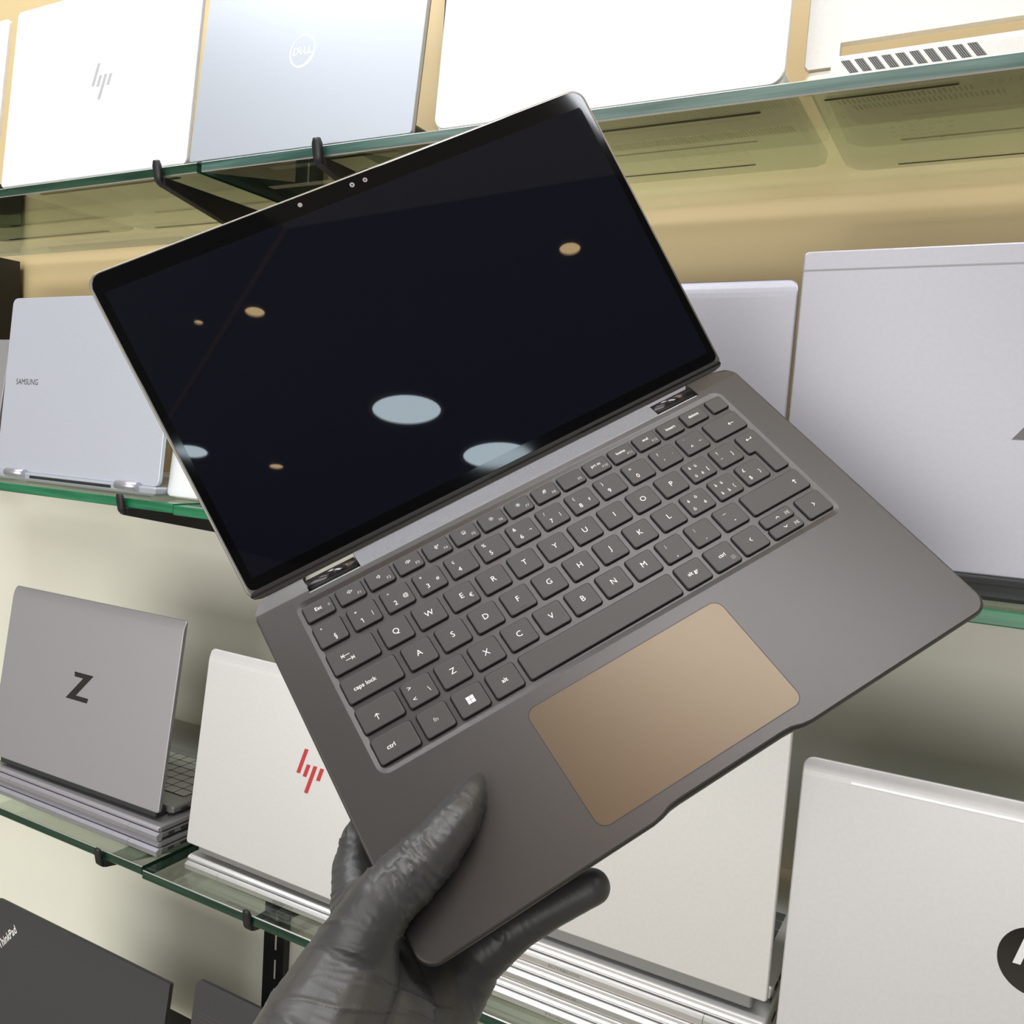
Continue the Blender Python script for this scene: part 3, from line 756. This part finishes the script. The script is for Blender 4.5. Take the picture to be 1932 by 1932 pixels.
def icon(bm, kind, cx, cy, s):
    z0, z1 = 0, .00004
    S = lambda pts, wd=.22, cl=False: stroke(bm, [((cx + x * s) * mm, (cy + y * s) * mm) for x, y in pts], wd * mm, z0 * mm, z0 * mm + z1, cl)
    if kind.startswith('spk'):
        S([(-1, .4), (-.5, .4), (.1, .9), (.1, -.9), (-.5, -.4), (-1, -.4)], cl=True)
        if kind == 'spkx': S([(.6, .4), (1.3, -.3)]); S([(.6, -.3), (1.3, .4)])
        if kind in ('spk1', 'spk2'): S([(.5, .35), (.65, 0), (.5, -.35)])
        if kind == 'spk2': S([(.9, .7), (1.2, 0), (.9, -.7)])
    if kind == 'mic':
        S([(-.3, .9), (.3, .9), (.3, 0), (-.3, 0)], cl=True); S([(-.7, .2), (-.6, -.35), (0, -.6), (.6, -.35), (.7, .2)]); S([(0, -.6), (0, -1)]); S([(-.4, -1), (.4, -1)])
        S([(.9, .9), (1.5, .3)]); S([(.9, .3), (1.5, .9)])
    if kind == 'light':
        S([(-.8, -.7), (.8, -.7), (.6, -.1), (-.6, -.1)], cl=True)
        for a in (20, 55, 90, 125, 160): c, q = math.cos(math.radians(a)), math.sin(math.radians(a)); S([(c * .8, q * .8), (c * 1.25, q * 1.25)])
    if kind in ('sun', 'sunb'):
        S([(.35 * math.cos(t), .35 * math.sin(t)) for t in [k * .785 for k in range(8)]], .3 if kind == 'sunb' else .2, True)
        for k in range(8): c, q = math.cos(k * .785), math.sin(k * .785); S([(c * .75, q * .75), (c * 1.15, q * 1.15)], .2)
    if kind == 'disp': S([(-1, -.9), (.6, -.9), (.4, -.2), (-.8, -.2)], cl=True); S([(-.6, .1), (.3, .1), (.3, .5), (-.6, .5)], cl=True); S([(0, .8), (.9, .8), (.9, 0)])
    if kind == 'lock': S([(-.5, -.6), (.5, -.6), (.5, .1), (-.5, .1)], .18, True); S([(-.35, .1), (-.3, .6), (.3, .6), (.35, .1)], .18)
    if kind == 'larr': S([(1.3, 0), (-1.3, 0)], .33); S([(-.6, .7), (-1.3, 0), (-.6, -.7)], .33)
    if kind == 'uarr': S([(0, -1.1), (0, 1.1)], .36); S([(-.75, .4), (0, 1.1), (.75, .4)], .36)
    if kind == 'enter': S([(1.5, .8), (1.5, 0), (-1.4, 0)], .32); S([(-.8, .6), (-1.4, 0), (-.8, -.6)], .32)
    if kind == 'tab':
        S([(-1.2, 1.3), (-1.2, .3)], .3); S([(1.1, .8), (-1, .8)], .3); S([(-.4, 1.3), (-1, .8), (-.4, .3)], .3)
        S([(1.9, -1.3), (1.9, -.3)], .3); S([(-.5, -.8), (1.7, -.8)], .3); S([(1.1, -.3), (1.7, -.8), (1.1, -1.3)], .3)
    if kind == 'win':
        for a in (-1, 0.06):
            for b in (-1, 0.06): poly(bm, [((cx + x * s) * mm, (cy + y * s) * mm) for x, y in ((a, b), (a + .94, b), (a + .94, b + .94), (a, b + .94))], 0, z1)
    if kind == 'menu': S([(-.8, -.8), (.8, -.8), (.8, .8), (-.8, .8)], .14, True); S([(-.3, -.35), (.3, -.35), (.3, .35), (-.3, .35)], .14, True)
    if kind == 'gt': S([(-.45, .8), (.4, 0), (-.45, -.8)], .36)
    if kind == 'lt': S([(.45, .8), (-.4, 0), (.45, -.8)], .36)
    if kind == 'up': S([(-.9, -.35), (0, .45), (.9, -.35)], .36)
    if kind == 'dn': S([(-.9, .35), (0, -.45), (.9, .35)], .36)
    if kind == 'one': S([(-.55, .75), (.1, 1.15), (.1, -1.15)], .34)
    if kind == 'rod': S([(-1.6, 0), (1.6, 0)], .22)


def key(x0, x1, y0, y1, items=(), outline=None, dimitems=(), darkbar=None):
    """mm in deck coordinates; items: (text or '#icon', dx, dy, size) from the key centre"""
    cx, cy = (x0 + x1) / 2, (y0 + y1) / 2
    e = bmesh.new(); h = 1.6
    if outline is None:
        f = lambda d, r: MMr(x0 - cx + d, x1 - cx - d, y0 - cy + d, y1 - cy - d, r, 4)
    else:
        def f(d, r):
            return [((px - cx + sx * d) * mm, (py - cy + sy * d) * mm) for px, py, sx, sy in outline]
    rg = loft(e, [(f(-.5, 2.0), -.1 * mm), (f(-.42, 1.9), .7 * mm), (f(0, 1.6), (h - .3) * mm)], cap1=False, mi=1)
    n = len(rg[-1]); prev = rg[-1]
    for d, z, r in ((.18, h - .08, 1.5), (.55, h, 1.2)):
        q = [e.verts.new((p[0], p[1], z * mm)) for p in f(d, r)]
        for i in range(n): e.faces.new((prev[i], prev[(i + 1) % n], q[(i + 1) % n], q[i]))
        prev = q
    e.faces.new(prev)
    k = obj('key', e, [M['key'], M['keyside']], lap); k.location = (cx * mm, cy * mm, KB * mm)
    for its, m_, nm in ((items, 'legend', 'legend'), (dimitems, 'legend_dim', 'legend')):
        if not its: continue
        b = bmesh.new()
        for s, dx, dy, sz in its:
            if s[0] == '#' and len(s) > 1: icon(b, s[1:], dx, dy, sz)
            else: text(b, s, dx * mm, dy * mm, sz * mm, .00002, bold=.008 if len(s) > 1 else 0)
        lo = obj(nm, b, M[m_], k); lo.location = (0, 0, (h + .015) * mm)
    if darkbar:
        b = bmesh.new(); stroke(b, [((darkbar[0] - 2) * mm, darkbar[1] * mm), ((darkbar[0] + 2) * mm, darkbar[1] * mm)], .35 * mm, 0, .00008)
        lo = obj('raised_bar', b, M['keyside'], k); lo.location = (0, 0, h * mm)
    return k


FY = (-29.2, -18.8)
key(23.6, 39.4, *FY, [('Esc', 0, .6, 3.1)], dimitems=[('#lock', 6, 0, .9)], darkbar=(.8, -2.2))
fk = [('#spkx', 'F1'), ('#spk1', 'F2'), ('#spk2', 'F3'), ('#mic', 'F4'), ('#light', 'F5'), ('#sun', 'F6'), ('#sunb', 'F7'), ('#disp', 'F8'), (None, 'F9'), ('prt sc', 'F10'), ('home', 'F11'), ('end', 'F12')]
for i, (a, b) in enumerate(fk):
    x = 42.7 + 17.58 * i; its = []
    if a: its = [(a, -.2, .9, 1.15 if a[0] == '#' else 2.7)]
    key(x, x + 14.9, *FY, its, dimitems=[(b, 4.4, -2.4, 2.5)])
key(253.7, 268.3, *FY, [('insert', 0, 0, 2.9)])
key(270.8, 286.2, *FY, [('delete', 0, .6, 2.9)], darkbar=(.5, -2.2))
key(290.0, 301.0, *FY)
NY = (-47.2, -33.2)
nums = [('\u00b0', '\u00a7', ''), ('+', '1', '|'), ('"', '2', '@'), ('*', '3', '#'), ('\u00e7', '4', ''), ('%', '5', ''), ('&', '6', '\u00ac'), ('/', '7', '|'), ('(', '8', '\u00a2'), (')', '9', ''), ('=', '0', ''), ('?', "'", '\u00b4'), ('`', '^', '~')]
for i, (a, b, c) in enumerate(nums):
    x = 23.5 + 19.5 * i; its = [(a, -3.6, 3.2, 3.2), ('#one' if b == '1' else b, -2.2 if i else 1.5, -3.0 if i else -3.4, 1.2 if b == '1' else 4.0)]
    if c: its.append((c, 4.3, -1.2, 3.1))
    key(x, x + 15.8, *NY, its)
key(277.2, 300.6, *NY, [('#larr', 4, -.5, 1.3)])
QY = (-65.5, -51.4)
key(23.5, 49.2, *QY, [('#tab', -3.8, 0, 1.9)])
for i, c in enumerate('QWERTYUIOP'):
    x = 52.9 + 19.5 * i; its = [(c, 0, 0, 4.7)]
    if c == 'E': its.append(('\u20ac', 4.8, -2.2, 3.6))
    key(x, x + 15.8, *QY, its)
key(247.9, 263.7, *QY, [('\u00e8', -4.3, 3.2, 3.2), ('\u00fc', -.4, 3.2, 3.2), ('\u00fc', -4.3, -3.2, 3.2), ('\u00e8', .2, -3.2, 3.2), ('[', 4.4, -2.2, 3.2)])
key(267.4, 283.2, *QY, [('!', -4, 3.2, 3.4), ('\u00a8', -4, -2.6, 4.6), (']', 3.6, -1.0, 3.2)])
AY = (-83.6, -69.3)
key(23.5, 53.6, *AY, [('caps lock', -4.2, -.4, 3.3)])
for i, c in enumerate('ASDFGHJKL'):
    x = 57.5 + 19.5 * i
    key(x, x + 15.8, *AY, [(c, 0, .2, 4.7)], darkbar=(0, -5.2) if c in 'FJ' else None)
key(233.0, 248.8, *AY, [('\u00e9', -4.3, 2.6, 3.3), ('\u00f6', 1.0, 3.2, 3.3), ('\u00f6', -4.3, -3.4, 3.3), ('\u00e9', 3.6, -2.4, 3.3)])
key(252.5, 268.3, *AY, [('\u00e0', -4.3, 3.2, 3.2), ('\u00e4', -.4, 3.2, 3.2), ('\u00e4', -4.3, -3.2, 3.2), ('\u00e0', .2, -3.2, 3.2), ('{', 4.4, -2.2, 3.2)])
key(272.0, 287.4, *AY, [('\u00a3', -4, 3.0, 3.4), ('$', -3.6, -3.2, 3.4), ('}', 3.8, -1.8, 3.2)])
# enter key: an upside-down L
def arc(cx, cy, r, a0, a1, n, sg=1):
    o = []
    for i in range(n + 1):
        a = math.radians(a0 + (a1 - a0) * i / n); o.append((cx + r * math.cos(a), cy + r * math.sin(a), -math.cos(a) * sg, -math.sin(a) * sg))
    return o
ent = arc(292.9, -82.0, 1.6, 180, 270, 4) + arc(299.0, -82.0, 1.6, 270, 360, 4) + arc(299.0, -53.0, 1.6, 0, 90, 4) + arc(288.4, -53.0, 1.6, 90, 180, 4) + arc(288.4, -64.0, 1.6, 180, 270, 4) + arc(290.3, -66.6, 1.0, 90, 0, 4, -1)
key(286.8, 300.6, -83.6, -51.4, [('#enter', -.2, 11, 1.25)], outline=ent)
ZY = (-101.8, -87.4)
key(23.5, 45.2, *ZY, [('#uarr', -2, -1.5, 1.5)])
key(48.2, 64.0, *ZY, [('>', -4.0, 3.2, 3.8), ('<', -4.0, -3.4, 3.8), ('\\', 4.6, -2, 4)])
for i, c in enumerate('ZXCVBNM'):
    x = 67.2 + 19.4 * i; key(x, x + 15.8, *ZY, [(c, 0, 0, 4.7)])
key(203.0, 218.6, *ZY, [(';', -3.2, 3.2, 3.8), (',', -1.0, -4.2, 4.4)])
key(222.4, 238.0, *ZY, [(':', -3.2, 3.2, 3.8), ('.', -.6, -3.6, 4.4)])
key(241.8, 257.4, *ZY, [('_', -2.2, 4.6, 4.4), ('-', .6, -3.0, 4.4)])
key(261.0, 300.6, *ZY, [('#uarr', 13.5, -.5, 1.2)])
CY = (-120.0, -105.6)
key(23.5, 44.8, *CY, [('ctrl', -2.6, -.4, 3.3)])
key(48.2, 63.8, *CY, dimitems=[('fn', 0, 0, 3.3)])
key(67.3, 83.3, *CY, [('#win', 0, 0, 2.0)])
key(86.6, 102.6, *CY, [('alt', 0, 0, 3.3)])
key(106.0, 198.8, *CY)
key(202.0, 218.0, *CY, [('alt gr', 0, 0, 3.1)])
key(221.4, 237.4, *CY, [('ctrl', 0, .3, 3.1)], dimitems=[('#menu', 4.6, -3.6, 1.3)])
key(240.6, 256.6, *CY, [('#lt', 0, 0, 1.3)])
key(260.2, 279.8, -112.2, -105.2, [('#up', 0, -.4, 1.15)], dimitems=[('pg', 6.6, 0, 3.0)])
key(260.2, 279.8, -120.2, -113.2, [('#dn', 0, .5, 1.15)], dimitems=[('pg', 6.6, 0, 3.0)], darkbar=(0, -1.6))
key(284.4, 300.6, *CY, [('#gt', 0, 0, 1.3)])

# lid
LA = 2.548355952254 - math.pi / 2; LH, LW = 198.92, 319.24
up = Vector((0, math.sin(LA), math.cos(LA))); nz = Vector((1, 0, 0)).cross(up)
lmw = axes((.0018949870, .00038357544, -.00141), (1, 0, 0), up, nz)
bm = bmesh.new()
ro = lambda d, z, r: (MMr(d, LW - d, .2 + d, LH - d, [7 - d * .3, 7 - d * .3, r, r], 8), z * mm)
loft(bm, [ro(3, -5.4, 6), ro(1.2, -5.1, 7), ro(.3, -4.3, 8), ro(0, -3.2, 8.5), ro(0, -.6, 8.5), ro(.35, -.15, 8.2), ro(.8, 0, 8)])
lid = obj('lid', bm, M['rim'], lap, smooth=True, mw=lmw)
try: lid.data.set_sharp_from_angle(angle=math.radians(35))
except Exception: pass
bm = bmesh.new(); loft(bm, [(MMr(1.5, LW - 1.5, 5.8, LH - 1.2, [4.5, 4.5, 7.4, 7.4], 8), -.2 * mm), (MMr(1.5, LW - 1.5, 5.8, LH - 1.2, [4.5, 4.5, 7.4, 7.4], 8), .12 * mm), (MMr(1.8, LW - 1.8, 6.1, LH - 1.5, [4.2, 4.2, 7.2, 7.2], 8), .2 * mm)])
bez = obj('bezel', bm, M['bezel'], lid)
bm = bmesh.new(); loft(bm, [(MMr(6.2, LW - 6.2, 12.4, LH - 12.2, [.6] * 4, 2), .15 * mm), (MMr(6.2, LW - 6.2, 12.4, LH - 12.2, [.6] * 4, 2), .215 * mm)])
obj('screen', bm, M['screen'], lid)
bm = bmesh.new(); loft(bm, [(MMr(1.0, LW - 1.0, .9, 5.7, 3, 4), -.1 * mm), (MMr(1.0, LW - 1.0, .9, 5.5, 3, 4), .1 * mm)]); obj('chin', bm, M['deck'], lid)
for x, y, r in ((124.3, 192.9, 1.35), (157.4, 192.9, 1.5), (165.8, 192.9, 1.4)):
    bm = bmesh.new(); cyl(bm, (x * mm, y * mm, .15 * mm), (x * mm, y * mm, .27 * mm), r * mm, 24)
    c_ = obj('camera_lens', bm, M['lens'], lid)
    if r > 1.36:
        bm = bmesh.new(); cyl(bm, (x * mm, y * mm, .26 * mm), (x * mm, y * mm, .30 * mm), .45 * mm, 12); obj('lens_pupil', bm, M['bezel'], c_)
bm = bmesh.new(); slab(bm, 156 * mm, 171 * mm, (LH - .6) * mm, (LH + .7) * mm, -3.6 * mm, -.8 * mm, .4 * mm, .0002); obj('shutter_slider', bm, M['chrome'], lid)
bm = bmesh.new()   # thin polished line along the lid's upper edge
box(bm, 9 * mm, (LW - 9) * mm, (LH - .3) * mm, (LH + .12) * mm, -2.4 * mm, -1.5 * mm); obj('edge_line', bm, M['bar'], lid)

# ------------------------------------------------------------------ gloved hand
CH = {
    'thumb': [(60.4, -149.6, 2.6, 2.2), (57.2, -152.4, 5.0, 4.6), (51.9, -157.1, 7.8, 7.6), (41.1, -164.3, 11.0, 10.6), (27.7, -170.3, 12.8, 12), (11.7, -175.1, 14.3, 13.4), (-3.0, -179.5, 15.2, 14), (-11.5, -183.0, 11.5, 15),
              (-20.8, -187.0, 1.0, 18.4), (-28.3, -193.5, -2.2, 22), (-42.8, -205.4, 2.6, 25), (-58.9, -220.9, 8.3, 28), (-85, -246, 14, 31), (-125, -285, 20, 33)],
    'pinky': [(81.5, -211.0, -25.7, 8.3), (73.0, -209.4, -28.0, 8.7), (61.0, -207.7, -31.0, 9), (44.8, -205.4, -36.0, 10.3), (21.3, -204.9, -45, 13), (3.6, -211.4, -49, 17), (-16.0, -220.0, -44.1, 21)],
    'index': [(36.6, -122.7, -26.5, 8), (16.7, -125.8, -29.1, 9), (-.4, -134.2, -29.6, 10), (-8.6, -145.8, -28.6, 11.5), (-14.1, -166.7, -22.7, 14)],
    'middle': [(60.8, -142.3, -26.5, 8.5), (38.5, -146.1, -33.6, 9.2), (9.2, -158.0, -40.3, 10.8), (-5.4, -179.9, -45.1, 14)],
    'ring': [(78.5, -178.7, -26.3, 8.4), (50.1, -179.6, -35.4, 9.2), (24.0, -184.3, -43.5, 11.5), (4.5, -193.9, -47.2, 14)],
    'palm': [(-12.9, -167.4, -19.6, 13.5), (-5.8, -184.3, -41.8, 17.5), (0.6, -202.8, -47.0, 19), (-17.1, -212.5, -41.9, 24), (-37.8, -221.7, -35.5, 27), (-59.3, -235.1, -20.2, 30), (-88, -262, -8, 31), (-128, -300, 4, 33)],
    'heel': [(-22.0, -193.5, -23.9, 21), (-24.1, -210.7, -24.1, 23), (-45, -222, -14, 28)],
}
bm = bmesh.new()


def ball(c, r):
    res = bmesh.ops.create_icosphere(bm, subdivisions=3, radius=r * mm)
    bmesh.ops.translate(bm, verts=res['verts'], vec=[v * mm for v in c])


for nm, ch in CH.items():
    for a, b in zip(ch, ch[1:]):
        A_, B_ = Vector(a[:3]), Vector(b[:3]); d = (B_ - A_).length; n = max(1, int(d / 2.2))
        for i in range(n): t = i / n; ball(A_.lerp(B_, t), a[3] + (b[3] - a[3]) * t)
    ball(ch[-1][:3], ch[-1][3])
raw = obj('raw_hand', bm, M['glove'])
md = raw.modifiers.new('r', 'REMESH'); md.mode = 'VOXEL'; md.voxel_size = .0009; md.use_smooth_shade = True
sm = raw.modifiers.new('s', 'SMOOTH'); sm.factor = .6; sm.iterations = 9
bpy.context.view_layer.update()
me = bpy.data.meshes.new_from_object(raw.evaluated_get(bpy.context.evaluated_depsgraph_get()))
bpy.data.objects.remove(raw)
# wrinkles: folds run across each limb
N = len(me.vertices); co = np.empty(N * 3); me.vertices.foreach_get('co', co); co = co.reshape(-1, 3) * 1000
no = np.empty(N * 3); me.vertex_normals.foreach_get('vector', no); no = no.reshape(-1, 3)
best = np.full(N, 1e9); tt = np.zeros(N); ang = np.zeros(N); cid = np.zeros(N, int)
for ci, (nm, ch) in enumerate(CH.items()):
    s0 = 0.
    for a, b in zip(ch, ch[1:]):
        A_, B_ = np.array(a[:3]), np.array(b[:3]); d = B_ - A_; L = np.linalg.norm(d); u_ = d / L
        rel = co - A_; t = np.clip(rel @ u_, 0, L); q = rel - np.outer(t, u_); dist = np.linalg.norm(q, axis=1) - (a[3] + (b[3] - a[3]) * t / L)
        ref = np.cross(u_, [0, .3, 1]); ref /= np.linalg.norm(ref); ref2 = np.cross(u_, ref)
        m_ = dist < best; best[m_] = dist[m_]; tt[m_] = (s0 + t)[m_]; ang[m_] = np.arctan2(q @ ref, q @ ref2)[m_]; cid[m_] = ci
        s0 += L
disp = np.zeros(N)
names = list(CH)
FR = {'thumb': (.17, .34, 5, .75, .5), 'pinky': (.14, .30, 5, .7, .3), 'index': (.2, .38, 5, .8, .4), 'middle': (.2, .3, 5, .6, .2), 'ring': (.2, .3, 5, .6, .2), 'palm': (.11, .24, 4, 1.15, .3), 'heel': (.11, .24, 4, 1.15, .3)}
for i in range(N):
    p = co[i]; s = tt[i]; nm = names[cid[i]]; f1, f2, wa, a1, a2 = FR[nm]
    v = Vector((p[0] * .04, p[1] * .04, p[2] * .04))
    arm = nm in ('palm', 'heel') or (nm == 'thumb' and s > 78)
    if arm: f1, f2, wa, a1, a2 = FR['palm']; s = p[0] * .62 + p[1] * .72 + p[2] * .1   # folds lie across the wrist
    warp = noise.noise(v) * wa + (0 if arm else math.sin(ang[i] + .6) * 3)
    across = (p[0] * -.7 + p[1] * .6) * .02 if arm else ang[i] * .45
    r1 = 1 - abs(noise.noise(Vector(((s + warp) * f1, across, 2.7))) * 2)
    r2 = 1 - abs(noise.noise(Vector(((s + warp * 1.4) * f2, across * 2 + 4, 5.1))) * 2)
    k = 1.0
    if nm == 'thumb' and tt[i] < 10: k = .5
    if nm == 'pinky': k = .1 if tt[i] < 28 else .7
    msk = .35 + .65 * max(0, min(1, noise.noise(v * 1.1 + Vector((9, 2, 4))) * 1.8 + .5))
    disp[i] = k * msk * ((max(0, r1 - .6) / .4) ** 2 * a1 + (max(0, r2 - .6) / .4) ** 2 * a2 - .15)
co2 = co + no * disp[:, None]
# the glove lies against the laptop, never inside it
ins = (co2[:, 0] > -1.9) & (co2[:, 1] > -209.7) & (co2[:, 2] < 1.0) & (co2[:, 2] > -17.2) & (co2[:, 0] < 324)
dep = np.stack([co2[:, 0] + 1.9, co2[:, 1] + 209.7, 1.0 - co2[:, 2], co2[:, 2] + 17.2], 1); wh = dep.argmin(1)
for q, (ax_, val) in enumerate(((0, -1.9), (1, -209.7), (2, 1.0), (2, -17.2))):
    m_ = ins & (wh == q); co2[m_, ax_] = val
co2 = co2 / 1000
me.vertices.foreach_set('co', co2.ravel()); me.update(); me.name = 'gloved_hand'
for p in me.polygons: p.use_smooth = True
hand = bpy.data.objects.new('gloved_hand', me); col.objects.link(hand); hand.matrix_world = PW
if not me.materials: me.materials.append(M['glove'])
tag(hand, 'left hand in a wrinkled black glove, thumb over the corner of the graphite laptop', 'hand')
